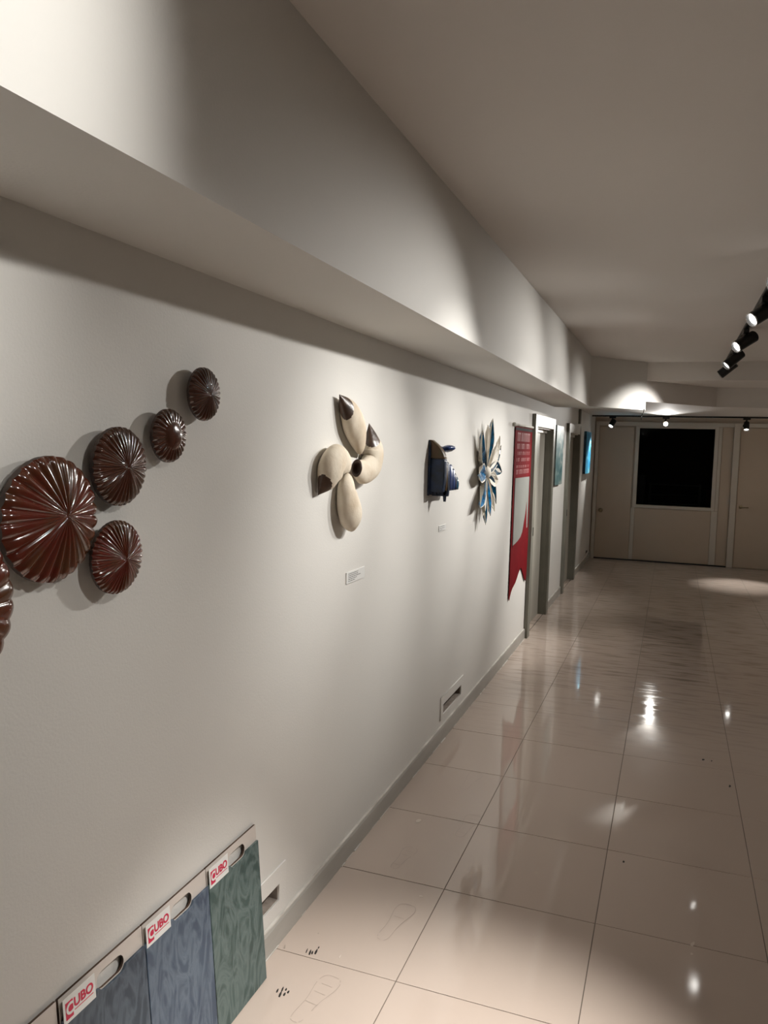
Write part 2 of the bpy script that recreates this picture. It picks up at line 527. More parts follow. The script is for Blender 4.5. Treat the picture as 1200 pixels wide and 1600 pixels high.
# floor: grout bed with every tile a piece of its own
fl = tag(box('floor', W, XR, Y0, YF, -0.10, -0.0025, M['grout']), kind='structure')
xs = [W + .002] + [-0.786 + .6 * k for k in range(6)] + [XR]
ys = [-1.9 + .0] + [2.383 + .5985 * k for k in range(-7, 19)] + [YF]
tile_cache = {}
g = 0.0016
for i in range(len(xs) - 1):
    for j in range(len(ys) - 1):
        sx = round(xs[i + 1] - xs[i] - 2 * g, 4); sy = round(ys[j + 1] - ys[j] - 2 * g, 4)
        if sy < 0.02 or sx < 0.02: continue
        if (sx, sy) not in tile_cache:
            bm = bmesh.new()
            z0, z1, c = -0.0025, 0.0, 0.0006
            lo_ = [bm.verts.new(p) for p in ((0, 0, z0), (sx, 0, z0), (sx, sy, z0), (0, sy, z0))]
            md_ = [bm.verts.new(p) for p in ((0, 0, z1 - c), (sx, 0, z1 - c), (sx, sy, z1 - c), (0, sy, z1 - c))]
            hi_ = [bm.verts.new(p) for p in ((c, c, z1), (sx - c, c, z1), (sx - c, sy - c, z1), (c, sy - c, z1))]
            for a, b in ((lo_, md_), (md_, hi_)):
                for q in range(4):
                    bm.faces.new((a[q], a[(q + 1) % 4], b[(q + 1) % 4], b[q]))
            bm.faces.new(hi_)
            me = bpy.data.meshes.new('tile'); bm.to_mesh(me); bm.free()
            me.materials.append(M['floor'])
            tile_cache[(sx, sy)] = me
        t = obj('tile', tile_cache[(sx, sy)], None, fl)
        t.location = (xs[i] + g, ys[j] + g, random.uniform(-.0003, 0.0))
        t.rotation_euler = (random.uniform(-.0008, .0008), random.uniform(-.0008, .0008), 0)


# baseboards (left wall, three runs)
def baseboard(name, y0, y1):
    bm = bmesh.new()
    prof = [(0, 0), (.014, 0), (.014, .082), (.011, .090), (0, .090)]
    A = [bm.verts.new((W + p[0], y0, p[1])) for p in prof]
    B = [bm.verts.new((W + p[0], y1, p[1])) for p in prof]
    n = len(prof)
    for i in range(n):
        bm.faces.new((A[i], A[(i + 1) % n], B[(i + 1) % n], B[i]))
    bm.faces.new(A[::-1]); bm.faces.new(B)
    bmesh.ops.recalc_face_normals(bm, faces=bm.faces)
    o = tag(obj(name, bm, M['base']), kind='structure')
    box('caulk_bead', W, W + .010, y0, y1, .090, .095, M['caulk'], o)
    # uneven bead of filler on the floor
    bm = bmesh.new()
    y = y0
    while y < y1:
        l = random.uniform(.03, .16); wd = random.uniform(.001, .006)
        if random.random() < .6:
            add_box(bm, W + .014, W + .014 + wd, y, min(y + l, y1), 0, .0025)
        y += l + random.uniform(.0, .05)
    tag(obj('floor_filler', bm, M['caulk'], o), kind='stuff')
    return o


baseboard('baseboard_left', Y0, D1[0] - .12)
baseboard('baseboard_middle', D1[1] + .12, D2[0] - .12)
baseboard('baseboard_end', D2[1] + .12, YF)


# ------------------------------------------------------------------ doors on the left wall
def side_door(name, y0, y1):
    d = wall_empty(name, y0, 0)
    wd = y1 - y0
    tag(d, kind='structure')
    box('door_leaf', 0, wd, 0.006, DH - .03, -.085, -.055, M['leaf'], d)
    box('jamb', wd - .022, wd, 0, DH, -.12, .006, M['frame'], d)
    box('jamb', 0, .022, 0, DH, -.12, .006, M['frame'], d)
    box('lintel', .022, wd - .022, DH - .022, DH, -.12, .006, M['framehead'], d)
    box('door_stop', .022, wd - .022, DH - .055, DH - .022, -.055, -.035, M['framehead'], d)
    box('casing', wd - .014, wd + .11, 0, DH + .105, .0, .036, M['frame'], d, .004)
    box('casing', -.11, .014, 0, DH + .105, .0, .036, M['frame'], d, .004)
    box('casing_head', .014, wd - .014, DH - .012, DH + .105, .0, .034, M['framehead'], d, .003)
    box('threshold', 0, wd, -.003, .004, -.12, -.001, M['floor'], d)
    # small latch plate on the near casing
    box('latch_plate', -.04, -.02, .98, 1.06, .036, .040, M['blackgloss'], d)
    return d


side_door('door_1', *D1)
side_door('door_2', *D2)
tag(box('trim_1', W, W + .03, 11.10, 11.19, 2.165, ZF, M['frame']), kind='structure')


# ------------------------------------------------------------------ far wall: doors, window, panels
def fbox(name, x0, x1, z0, z1, t0, t1, material, parent, bev=0.0):
    return box(name, x0, x1, z0, z1, t0, t1, material, parent, bev)


d3 = tag(empty('door_3', (0, YF, 0), FARROT), kind='structure')
fbox('door_leaf', -1.175, -.625, .012, 2.205, 0, .018, M['farwall'], d3, .002)
fbox('casing', -1.235, -1.18, 0, 2.29, 0, .045, M['farwhite'], d3, .003)
fbox('casing_head', -1.18, .94, 2.225, 2.29, 0, .045, M['farwhite'], d3, .003)
kb = bmesh.new()
add_lathe(kb, [(0, .075), (.018, .073), (.028, .062), (.030, .05), (.022, .040), (.011, .036), (.011, .012), (.032, .010), (.034, 0)], 20)
k = obj('knob', kb, M['brass'], d3, True); k.location = (-1.10, .815, .018)

w1 = tag(empty('window_1', (0, YF, 0), FARROT), kind='structure')
x0, x1, z0, z1 = WIN
fbox('frame_side', x0 - .055, x0, z0 - .05, z1 + .035, -.02, .03, M['farwhite'], w1, .003)
fbox('frame_side', x1, x1 + .055, z0 - .05, z1 + .035, -.02, .03, M['farwhite'], w1, .003)
fbox('frame_rail', x0, x1, z1, z1 + .035, -.02, .03, M['farwhite'], w1, .003)
fbox('frame_rail', x0, x1, z0 - .05, z0, -.02, .03, M['farwhite'], w1, .003)
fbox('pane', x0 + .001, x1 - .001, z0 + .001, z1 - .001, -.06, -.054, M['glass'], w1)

pn = tag(empty('wall_panelling', (0, YF, 0), FARROT), kind='structure')
fbox('panel', -.555, .605, .02, z0 - .055, 0, .012, M['farwall'], pn, .002)
fbox('panel', .715, .865, .02, 2.22, 0, .012, M['farwall'], pn, .002)
fbox('batten', -.620, -.560, .02, z0 - .052, 0, .020, M['farwhite'], pn, .002)
fbox('batten', .610, .705, .02, z0 - .052, 0, .020, M['farwhite'], pn, .002)
fbox('batten', .660, .705, z0 - .05, 2.22, 0, .020, M['farwhite'], pn, .002)
fbox('sill_strip', -1.18, .95, 0, .018, 0, .03, M['black'], pn)

d4 = tag(empty('door_4', (0, YF, 0), FARROT), kind='structure')
fbox('casing', .875, .965, 0, 2.29, 0, .05, M['farwhite'], d4, .003)
fbox('casing', 1.80, 1.88, 0, 2.29, 0, .05, M['farwhite'], d4, .003)
fbox('casing_head', .965, 1.80, 2.225, 2.29, 0, .05, M['farwhite'], d4, .003)
fbox('door_leaf', .975, 1.79, .01, 2.215, 0, .022, M['farwall'], d4, .002)
hb = bmesh.new()
add_lathe(hb, [(0, .012), (.024, .010), (.027, 0)], 18)
hp = obj('handle_rose', hb, M['brass'], d4, True); hp.location = (1.035, .975, .022)
hb = bmesh.new()
add_cyl(hb, (0, 0, .01), (0, 0, .055), .009, seg=12)
add_cyl(hb, (-.008, 0, .052), (.11, -.004, .052), .009, .007, seg=12)
hl = obj('lever', hb, M['brass'], d4, True); hl.location = (1.035, .975, .022)

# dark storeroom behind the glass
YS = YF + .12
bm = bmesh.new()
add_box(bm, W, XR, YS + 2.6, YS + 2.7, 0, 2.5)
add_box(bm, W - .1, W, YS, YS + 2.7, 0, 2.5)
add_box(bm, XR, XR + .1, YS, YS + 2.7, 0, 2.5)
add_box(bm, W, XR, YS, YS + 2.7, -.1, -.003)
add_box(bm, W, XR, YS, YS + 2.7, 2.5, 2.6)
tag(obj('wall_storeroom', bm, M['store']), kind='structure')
rk = tag(empty('storage_rack', (.05, YS + 1.35, 0)), 'dim metal shelf rack standing in the dark room behind the window', 'shelf')
for sx in (-.42, .42):
    for sy in (-.18, .18):
        box('post', sx - .015, sx + .015, sy - .015, sy + .015, 0, 1.25, M['storebox'], rk)
for z in (.35, .72, .88, 1.04, 1.22):
    box('shelf_board', -.44, .44, -.20, .20, z, z + .02, M['storebox'], rk)
cb = tag(empty('storage_cabinet', (-.60, YS + 1.3, 0)), 'grey cabinet beside the rack in the dark room behind the window', 'cabinet')
box('body', -.14, .14, -.2, .2, 0, 1.38, M['storebox'], cb, .004)
box('door', -.13, .13, -.215, -.2, .05, 1.34, M['storebox'], cb, .003)
rb = tag(empty('red_bin', (.72, YS + 1.2, 0)), 'dark red bin beside the rack behind the window', 'bin')
bm = bmesh.new()
add_lathe(bm, [(0, 0), (.12, 0), (.15, 1.15), (.145, 1.15), (.115, .02), (0, .02)], 18)
obj('body', bm, M['storered'], rb, True)
bm = bmesh.new(); add_lathe(bm, [(.146, 1.14), (.162, 1.14), (.162, 1.17), (.146, 1.17), (.146, 1.14)], 18)
obj('rim', bm, M['storered'], rb, True)


# ------------------------------------------------------------------ wall vents
def vent(y0, y1, z0, z1, fr, label, name='wall_vent'):
    v = wall_empty(name, y0, z0)
    tag(v, label, 'vent')
    L = y1 - y0; H = z1 - z0
    l, r, b, t = fr
    outer = [(-l, -b), (L + r, -b), (L + r, H + t), (-l, H + t)]
    inner = [(0, 0), (L, 0), (L, H), (0, H)]
    obj('faceplate', plate_mesh('faceplate', [outer, inner], 0.0, .007, .001), M['wall'], v)
    bm = bmesh.new()
    add_box(bm, -.001, L + .001, -.001, H + .001, -.075, -.070)
    obj('back_plate', bm, M['cork'], v)
    bm = bmesh.new()
    for a, b_, c, d in ((0, L, 0, .003), (0, L, H - .003, H), (0, .003, .003, H - .003), (L - .003, L, .003, H - .003)):
        add_box(bm, a, b_, c, d, -.07, -.001)
    obj('sleeve', bm, M['cork'], v)
    return v


vent(*VENTS[0], (.04, .05, .05, .065), 'wall vent with dark slot half hidden behind the green tile sample board')
vent(*VENTS[1], (.05, .055, .027, .055), 'wall vent with dark slot above the baseboard between sample boards and doorway')
vent(*VENTS[2], (.02, .02, .015, .02), 'small dark wall vent low on the left wall near the far corner')


# ------------------------------------------------------------------ track lights
def track(name, p0, p1, label):
    d = Vector(p1) - Vector(p0)
    t = empty(name, p0)
    tag(t, label, 'light track')
    L = d.length
    along_y = abs(d.y) > abs(d.x)
    if along_y:
        box('rail', -.018, .018, 0, L, -.020, 0, M['black'], t, .002)
        box('slot', -.006, .006, .01, L - .01, -.022, -.020, M['blackgloss'], t)
        box('end_cap', -.020, .020, L, L + .02, -.022, 0, M['black'], t)
    else:
        box('rail', 0, L, -.018, .018, -.020, 0, M['black'], t, .002)
        box('slot', .01, L - .01, -.006, .006, -.022, -.020, M['blackgloss'], t)
        box('end_cap', -.02, 0, -.020, .020, -.022, 0, M['black'], t)
    return t


def lamp(pivot, ztrack, target, label, power, angle, blend=1.0, r=.046, L=.19, lens='lens', group=None, along_y=True, soft=.03, spill=0.0):
    """cylindrical spotlight: adapter on the rail, stem, side arm, body, rim, lens and its own light"""
    pivot = Vector(pivot); target = Vector(target)
    t = empty('track_spotlight', (pivot.x, pivot.y, ztrack))
    tag(t, label, 'spotlight', group)
    o = Vector((pivot.x, pivot.y, ztrack))
    ax = (target - pivot).normalized()
    pl = pivot - o
    if along_y:
        box('adapter', -.020, .020, -.08, .08, -.052, -.023, M['black'], t, .003)
    else:
        box('adapter', -.05, .05, -.017, .017, -.050, -.023, M['black'], t, .003)
    side = ax.cross(Vector((0, 0, 1))).normalized()
    bm = bmesh.new()
    top = Vector((0, 0, -.048)); j = Vector((0, 0, -.062)) + side * 0
    add_cyl(bm, top, j, .013, seg=14)
    obj('stem', bm, M['black'], t, True)
    # arm from the stem to the side of the body
    a1 = pl + side * (r + .006)
    bm = bmesh.new()
    add_cyl(bm, j + Vector((0, 0, .004)), a1 + Vector((0, 0, .0)), .011, seg=12)
    add_cyl(bm, a1 + side * .006, a1 - side * .012, .016, seg=14)
    obj('arm', bm, M['black'], t, True)
    q = Vector((0, 0, 1)).rotation_difference(ax).to_matrix().to_4x4()
    mt = Matrix.Translation(pl) @ q
    bm = bmesh.new()
    add_lathe(bm, [(0, -L * .5), (r * .90, -L * .5), (r, -L * .5 + .006), (r, L * .5 - .004), (r * .97, L * .5), (r * .90, L * .5), (r * .80, L * .5 - .022), (0, L * .5 - .026)], 28)
    b = obj('body', bm, M['black'], t, False); b.matrix_local = mt
    for p in b.data.polygons:
        p.use_smooth = False
    bm = bmesh.new()
    add_lathe(bm, [(r * .93, L * .5 - .006), (r * 1.02, L * .5 - .006), (r * 1.02, L * .5 + .002), (r * .93, L * .5 + .002), (r * .93, L * .5 - .006)], 28)
    rg = obj('rim', bm, M['chrome'], t, True); rg.matrix_local = mt
    bm = bmesh.new()
    add_lathe(bm, [(0, L * .5 - .010), (r * .5, L * .5 - .011), (r * .80, L * .5 - .016), (r * .80, L * .5 - .020), (0, L * .5 - .020)], 24)
    ln = obj('lens', bm, M[lens], t, True); ln.matrix_local = mt
    ld = bpy.data.lights.new('spot_light', 'SPOT')
    ld.energy = power; ld.color = LIGHT; ld.spot_size = math.radians(angle); ld.spot_blend = blend
    ld.shadow_soft_size = soft
    lo_ = bpy.data.objects.new('spot_light', ld); C.objects.link(lo_)
    lo_.parent = t
    lm = Matrix.Translation(pl + ax * (L * .5 + .012)) @ Vector((0, 0, -1)).rotation_difference(ax).to_matrix().to_4x4()
    lo_.matrix_local = lm
    if spill > 0:                                             # stray light of the reflector around the beam
        l2 = bpy.data.lights.new('spill_light', 'SPOT')
        l2.energy = spill; l2.color = LIGHT; l2.spot_size = math.radians(93); l2.spot_blend = 1.0
        l2.shadow_soft_size = soft
        o2 = bpy.data.objects.new('spill_light', l2); C.objects.link(o2)
        o2.parent = t
        o2.matrix_local = lm
    return t


TX = 0.475
track('light_track', (TX, -1.2, ZC), (TX, 9.24, ZC), 'black track on the main ceiling along the corridor carrying spotlights')
G1 = 'spotlights on the corridor track'
ZL = 2.685
HID = 'outside the picture'
lamp((TX, 0.62, ZL), ZC, (XB, 0.55, 2.42), 'spotlight nearest the camera aimed at the beam, ' + HID, 84, 64, .8, group=G1)
lamp((TX, 1.95, ZL - .03), ZC, (-.55, 1.85, 0), 'spotlight lighting the floor beside the sample boards, ' + HID, 480, 46, 1.0, group=G1)
lamp((TX, 1.55, ZL), ZC, (W, 0.95, 0.95), 'spotlight washing the wall under the brown discs, ' + HID, 36, 66, 1.0, group=G1)
lamp((TX, 3.50, ZL), ZC, (W, 3.12, 1.40), 'spotlight aimed at the cream petal sculpture, ' + HID, 120, 58, 1.0, group=G1)
lamp((TX, 4.42, ZL), ZC, (W, 2.05, 1.60), 'spotlight cut by the right picture edge, uppermost on the corridor track', 138, 48, 1.0, group=G1, spill=0)
lamp((TX, 5.45, ZL), ZC, (W, 4.40, 1.45), 'largest wholly lit spotlight on the corridor track, glowing lens facing lower left', 105, 42, 1.0, group=G1, spill=66)
lamp((TX, 6.80, ZL), ZC, (W, 5.65, 1.45), 'middle spotlight on the corridor track with glowing lens, below the largest one', 160, 42, 1.0, group=G1, spill=66)
lamp((TX, 8.05, ZL), ZC, (W, 7.35, 1.05), 'spotlight on corridor track with bright rim and hidden lens, second from its far end', 330, 52, 1.0, group=G1, spill=80)
lamp((TX, 8.95, ZL), ZC, (W, 9.40, 1.22), 'lowest and farthest spotlight on the corridor track, lens turned away', 135, 74, 1.0, group=G1)
# added fill spots, out of view, bouncing ambient light off the right wall
for yy, pw, wh in ((-0.6, 25, 'first'), (3.95, 20, 'second')):
    lamp((TX, yy, ZL), ZC, (XR, yy + .3, 1.5), wh + ' added fill spotlight turned to the right-hand wall, ' + HID, pw, 80, 1.0, group='added fill spotlights bouncing off the unseen right wall')

YT = 12.9
track('light_track', (W + .03, YT, ZF), (XR - .05, YT, ZF), 'thin black track across the far end under the lowered ceiling')
G2 = 'spotlights on the far cross track'
lamp((-.93, 12.85, 2.235), ZF, (W, 12.30, 1.55), 'left spotlight on the far track beside the cyan painting', 110, 50, 1.0, .038, .13, 'lensfar', group=G2, along_y=False)
lamp((-.14, 12.85, 2.235), ZF, (-.22, 9.3, 2.42), 'dazzling middle spotlight on the far track facing the camera', 150, 50, 1.0, .038, .13, 'glare', group=G2, along_y=False)
lamp((.99, 12.85, 2.225), ZF, (.95, 11.75, 0), 'right spotlight on the far track pointing down at the floor', 260, 34, 1.0, .038, .13, 'lensfar', group=G2, along_y=False)

lamp((1.95, 12.85, 2.235), ZF, (XR, 11.6, 1.5), 'added fill spotlight at the right end of the far track, ' + HID, 330, 84, 1.0, .038, .13, 'lensfar', group=G2, along_y=False)  # unseen extra lamp, added to lift the dim far end

# loose cable end at the corner of the beam
bm = bmesh.new()
pts = [Vector((-.335, 9.27, ZB + .01)), Vector((-.345, 9.262, ZB - .03)), Vector((-.36, 9.26, ZB - .06)), Vector((-.362, 9.262, ZB - .11))]
for a, b in zip(pts, pts[1:]):
    add_cyl(bm, a, b, .0045, seg=8)
tag(obj('loose_cable', bm, M['black'], None, True), 'short black cable end hanging from the beam corner', 'cable')


# ------------------------------------------------------------------ fluted ceramic discs
def disc(u, v, R, ridges, flat, label, matk, off=.048, depth=.045, amp=.010, hub=None, tilt=(0, 0)):
    c = pix(u, v, 0, W + off + .02)
    t = wall_empty('fluted_disc', c.y, c.z)
    tag(t, label, 'wall ornament', 'fluted brown ceramic discs on the left wall')
    hub = hub or (0, 0)
    nt_ = ridges * 8; nr = 16
    bm = bmesh.new()
    rings = []
    ph = random.uniform(0, 6)
    jit = [random.uniform(-.22, .22) for _ in range(ridges)]
    jam = [random.uniform(.75, 1.2) for _ in range(ridges)]
    for k in range(1, nr + 1):
        f = k / nr
        ring = []
        for i in range(nt_):
            th = 2 * PI * i / nt_
            ri = (i / 8.0)
            kk = int(ri) % ridges
            fr = ri - int(ri)
            wv = abs(math.sin(PI * fr)) ** .85                      # rounded flute between sharp valleys
            a = amp * jam[kk] * max(0.0, (f - flat) / (1 - flat)) ** .7 if f > flat else 0
            dome = depth * .46 * (1 - f ** 1.8)
            if flat > .2:
                dome += .004 * max(0, 1 - (f / flat) ** 2) ** .5 if f < flat else 0
            edge = -.006 * max(0, (f - .9) / .1) ** 2
            rr = R * f * (1 + .006 * (wv - .5) * f)
            cx = hub[0] * R * (1 - f); cy = hub[1] * R * (1 - f)
            th2 = th + jit[kk] * .10 * math.sin(PI * fr)
            ring.append(bm.verts.new((cx + rr * math.cos(th2), cy + rr * math.sin(th2), off + depth * .45 + dome + a * (wv - .35) + edge)))
        rings.append(ring)
    cen = bm.verts.new((hub[0] * R, hub[1] * R, off + depth * .45 + depth * .46 - (0.003 if flat < .2 else -.004)))
    for i in range(nt_):
        bm.faces.new((cen, rings[0][i], rings[0][(i + 1) % nt_]))
    for k in range(nr - 1):
        for i in range(nt_):
            j = (i + 1) % nt_
            bm.faces.new((rings[k][i], rings[k + 1][i], rings[k + 1][j], rings[k][j]))
    bmesh.ops.recalc_face_normals(bm, faces=bm.faces)
    face = obj('glazed_face', bm, M[matk], t, True)
    # rim and back
    bm = bmesh.new()
    outer = [bm.verts.new(face.data.vertices[(nr - 1) * nt_ + i].co) for i in range(nt_)]
    mid = [bm.verts.new((v_.co.x * 1.0, v_.co.y * 1.0, off + .004)) for v_ in outer]
    inn = [bm.verts.new((v_.co.x * .95, v_.co.y * .95, off)) for v_ in outer]
    for i in range(nt_):
        j = (i + 1) % nt_
        bm.faces.new((outer[i], mid[i], mid[j], outer[j]))
        bm.faces.new((mid[i], inn[i], inn[j], mid[j]))
    bm.faces.new(inn[::-1])
    bmesh.ops.recalc_face_normals(bm, faces=bm.faces)
    obj('clay_rim', bm, M['rim'], t)
    bm = bmesh.new()
    add_cyl(bm, (0, 0, 0), (0, 0, off + .002), R * .50, seg=24)
    obj('wall_mount', bm, M['rim'], t)
    return t


disc(83, 812, .134, 26, 0.0, 'largest whole fluted brown ceramic disc, reddish, at left', 'copper', off=.014, depth=.046, amp=.0085, hub=(.16, .06))
disc(191, 729, .093, 34, 0.0, 'fluted brown disc above right of the largest disc', 'copperdark', off=.016, depth=.042, amp=.0055)
disc(188, 871, .087, 38, 0.0, 'fluted brown disc below right of the largest disc', 'copper', off=.026, depth=.036, amp=.0050, hub=(.08, -.04))
disc(269, 681, .069, 26, 0.50, 'small fluted brown disc with smooth domed centre, second from the top', 'copperdark', off=.020, depth=.034, amp=.0065)
disc(324, 616, .073, 30, 0.0, 'topmost small fluted brown disc, farthest right', 'copperdark', off=.022, depth=.034, amp=.0050)
disc(-92, 962, .168, 26, 0.0, 'fluted brown disc cut off by the left picture edge', 'copper', off=.03, depth=.040, amp=.0065)


# ------------------------------------------------------------------ petal sculpture (four hollow clay pods)
def tube_shell(spine, radii, squash, cut0, cut1, seg=28, thick=.005, close1=False, wob=.03):
    """hollow curved pod along a spine (local wall coords); returns outer and lining bmeshes.
    cut0 / cut1 = (angle, length): the open end is cut slanting, longest at that angle"""
    sp = [Vector(p) for p in spine]
    # smooth by Catmull-Rom
    def cr(p0, p1, p2, p3, t):
        return 0.5 * ((2 * p1) + (p2 - p0) * t + (2 * p0 - 5 * p1 + 4 * p2 - p3) * t * t + (3 * p1 - p0 - 3 * p2 + p3) * t ** 3)
    P_ = []; R_ = []
    n = len(sp)
    for i in range(n - 1):
        a = sp[max(i - 1, 0)]; b = sp[i]; c = sp[i + 1]; d = sp[min(i + 2, n - 1)]
        ra = radii[max(i - 1, 0)]; rb_ = radii[i]; rc = radii[i + 1]; rd = radii[min(i + 2, n - 1)]
        for s in range(6):
            t = s / 6
            P_.append(cr(a, b, c, d, t)); R_.append(max(.002, cr(ra, rb_, rc, rd, t)))
    P_.append(sp[-1]); R_.append(radii[-1])
    N = len(P_)
    outs = []; ins = []
    bo = bmesh.new(); bi = bmesh.new()
    for k in range(N):
        tg = (P_[min(k + 1, N - 1)] - P_[max(k - 1, 0)]).normalized()
        out = Vector((0, 0, 1)); out = (out - tg * out.dot(tg)).normalized()
        sd = tg.cross(out)
        ro = []; rn = []
        for i in range(seg):
            th = 2 * PI * i / seg
            d = sd * math.cos(th) + out * math.sin(th) * squash
            w_ = 1 + wob * math.sin(3 * th + k * .5)
            ext = Vector((0, 0, 0))
            f0 = max(0, 1 - k / 5.0); f1 = max(0, 1 - (N - 1 - k) / 5.0)
            if cut0: ext -= tg * cut0[1] * max(0, math.cos(th - cut0[0])) ** 2 * f0
            if cut1 and not close1: ext += tg * cut1[1] * max(0, math.cos(th - cut1[0])) ** 2 * f1
            ro.append(bo.verts.new(P_[k] + d * R_[k] * w_ + ext))
            rn.append(bi.verts.new(P_[k] + d * max(R_[k] * w_ - thick, .0008) + ext))
        outs.append(ro); ins.append(rn)
    for bm, rg in ((bo, outs), (bi, ins)):
        for k in range(N - 1):
            for i in range(seg):
                j = (i + 1) % seg
                bm.faces.new((rg[k][i], rg[k][j], rg[k + 1][j], rg[k + 1][i]))
    # lip joins at both ends belong to the lining
    for k in (0, N - 1):
        lip = [bi.verts.new(v_.co) for v_ in outs[k]]
        for i in range(seg):
            j = (i + 1) % seg
            bi.faces.new((ins[k][i], ins[k][j], lip[j], lip[i]))
    if close1:
        c = bo.verts.new(P_[-1] + (P_[-1] - P_[-2]).normalized() * R_[-1] * .45)
        for i in range(seg):
            bo.faces.new((outs[-1][i], outs[-1][(i + 1) % seg], c))
    for bm in (bo, bi):
        bmesh.ops.recalc_face_normals(bm, faces=bm.faces)
    return bo, bi


fc = pix(546, 728, 0, W)
fs = wall_empty('petal_sculpture', fc.y, fc.z)
tag(fs, 'cream clay wall sculpture of four hollow curved petals with brown insides', 'sculpture')


def wl(u, v, off, c=fc):
    p = pix(u, v, 0, W + off)
    return (p.y - c.y, p.z - c.z, off)


def pod(px, radii, squash, tips, open0=None):
    """one petal: plump closed pod lying on the wall; tips = ends finished in brown glaze (end, length 0..1, slant, angle)"""
    sp = [Vector(wl(u, v, o)) for u, v, o in px]
    n = len(sp); P_ = []; R_ = []
    def cr(p0, p1, p2, p3, t):
        return 0.5 * ((2 * p1) + (p2 - p0) * t + (2 * p0 - 5 * p1 + 4 * p2 - p3) * t * t + (3 * p1 - p0 - 3 * p2 + p3) * t ** 3)
    for i in range(n - 1):
        q = [sp[max(i - 1, 0)], sp[i], sp[i + 1], sp[min(i + 2, n - 1)]]
        r = [radii[max(i - 1, 0)], radii[i], radii[i + 1], radii[min(i + 2, n - 1)]]
        for k in range(16):
            P_.append(cr(*q, k / 16)); R_.append(max(.003, cr(*r, k / 16)))
    P_.append(sp[-1]); R_.append(max(.003, radii[-1]))
    N = len(P_); seg = 80
    verts = []
    for k in range(N):
        tg = (P_[min(k + 1, N - 1)] - P_[max(k - 1, 0)]); tg.z = 0; tg.normalize()
        sd = tg.cross(Vector((0, 0, 1)))
        ring = []
        for i in range(seg):
            th = 2 * PI * i / seg
            w_ = 1 + .025 * math.sin(2 * th + k * .17) + .010 * math.sin(5 * th + k * .3)
            p = P_[k] + sd * math.cos(th) * R_[k] * w_
            h = math.sin(th) * min(R_[k], .075) * squash * w_
            p.z = max(.0015, P_[k].z + h)
            ring.append(p)
        verts.append(ring)
    def isbrown(k, i):
        th = 2 * PI * (i + .5) / seg
        f = (k + .5) / (N - 1)
        for end, ln, slant, ang in tips:
            ff = f if end == 0 else 1 - f
            if ff < ln + slant * math.cos(th - ang): return 1 + end
        return 0
    bms = [bmesh.new() for _ in range(3)]                     # clay, brown near end, brown far end
    vv3 = [[[bm.verts.new(p) for p in r] for r in verts] for bm in bms]
    for k in range(N - 1):
        for i in range(seg):
            j = (i + 1) % seg
            q = isbrown(k, i); vq = vv3[q]
            bms[q].faces.new((vq[k][i], vq[k][j], vq[k + 1][j], vq[k + 1][i]))
    def cap(bm, vv, k, inset):
        """round mouth: a rim turned inwards to a dark hollow"""
        tg = (P_[1] - P_[0]).normalized() if k == 0 else (P_[-2] - P_[-1]).normalized()
        prev = vv[k]
        cc = sum((v_.co for v_ in vv[k]), Vector()) / seg
        for f, d in ((.72, .002), (.60, .02), (.25, .03)) if inset else ((.5, -.004),):
            nr_ = [bm.verts.new(cc + (v_.co - cc) * f + tg * d) for v_ in vv[k]]
            for i in range(seg):
                bm.faces.new((prev[i], prev[(i + 1) % seg], nr_[(i + 1) % seg], nr_[i]))
            prev = nr_
        bm.faces.new(prev)
    ends = {t_[0] for t_ in tips}
    q0 = 1 if 0 in ends else 0; q1 = 2 if 1 in ends else 0
    cap(bms[q0], vv3[q0], 0, open0); cap(bms[q1], vv3[q1], N - 1, False)
    for bm in bms:
        bmesh.ops.delete(bm, geom=[v_ for v_ in bm.verts if not v_.link_faces], context='VERTS')
        bmesh.ops.recalc_face_normals(bm, faces=bm.faces)
    p = obj('petal', bms[0], M['clay'], fs, True)
    for q, nm in ((1, 'brown_mouth' if open0 else 'brown_base'), (2, 'brown_tip')):
        if len(bms[q].faces): obj(nm, bms[q], M['claydark'], p, True)
        else: bms[q].free()
    # ridge left by the folded clay
    return p


# top petal: long and pointed, dark at both ends
pod([(566, 709, .020), (562, 694, .027), (556, 672, .032), (548, 650, .032), (540, 634, .028), (531, 618, .022)],
    [.010, .042, .062, .060, .040, .004], .62, [(1, .20, .10, 2.6), (0, .15, .07, .4)])
# right petal: bean shape, brown top, round mouth towards the centre
pod([(557, 731, .040), (567, 737, .037), (579, 727, .036), (583, 706, .036), (581, 688, .032), (577, 663, .024)],
    [.036, .052, .064, .068, .048, .004], .62, [(1, .19, .07, 2.4), (0, .02, 0, 0)], open0=True)
# left petal: broad egg ending in a dark point
pod([(545, 733, .030), (538, 723, .036), (526, 719, .039), (517, 733, .039), (510, 752, .034), (498, 772, .020)],
    [.018, .046, .064, .070, .050, .004], .60, [(1, .165, .03, 0.2), (0, .06, .03, 0)])
# bottom petal: club with a grey nub at the top
pod([(546, 739, .024), (544, 750, .030), (542, 768, .036), (545, 792, .039), (550, 811, .038), (552, 823, .034)],
    [.010, .036, .058, .068, .062, .030], .62, [(0, .12, .03, 1.5)])


# ------------------------------------------------------------------ blue and olive boat-like sculpture
bc = pix(672, 730, 0, W)
bs = wall_empty('blue_sculpture', bc.y, bc.z)
tag(bs, 'navy blue and olive stepped ceramic wall sculpture with a projecting oval fin', 'sculpture')


def xz_slab(name, outline, y0, y1, material, bev=.004, parent=None):
    """slab standing out from the wall: outline in (out, up), thickness along the wall y0..y1"""
    me = plate_mesh(name, [outline], y0, y1, bev)
    # local plate (x=out, y=up, z=along) -> wall frame (x=along, y=up, z=out)
    me.transform(Matrix(((0, 0, 1, 0), (0, 1, 0, 0), (1, 0, 0, 0), (0, 0, 0, 1))))
    me.flip_normals()
    return obj(name, me, material, parent or bs)


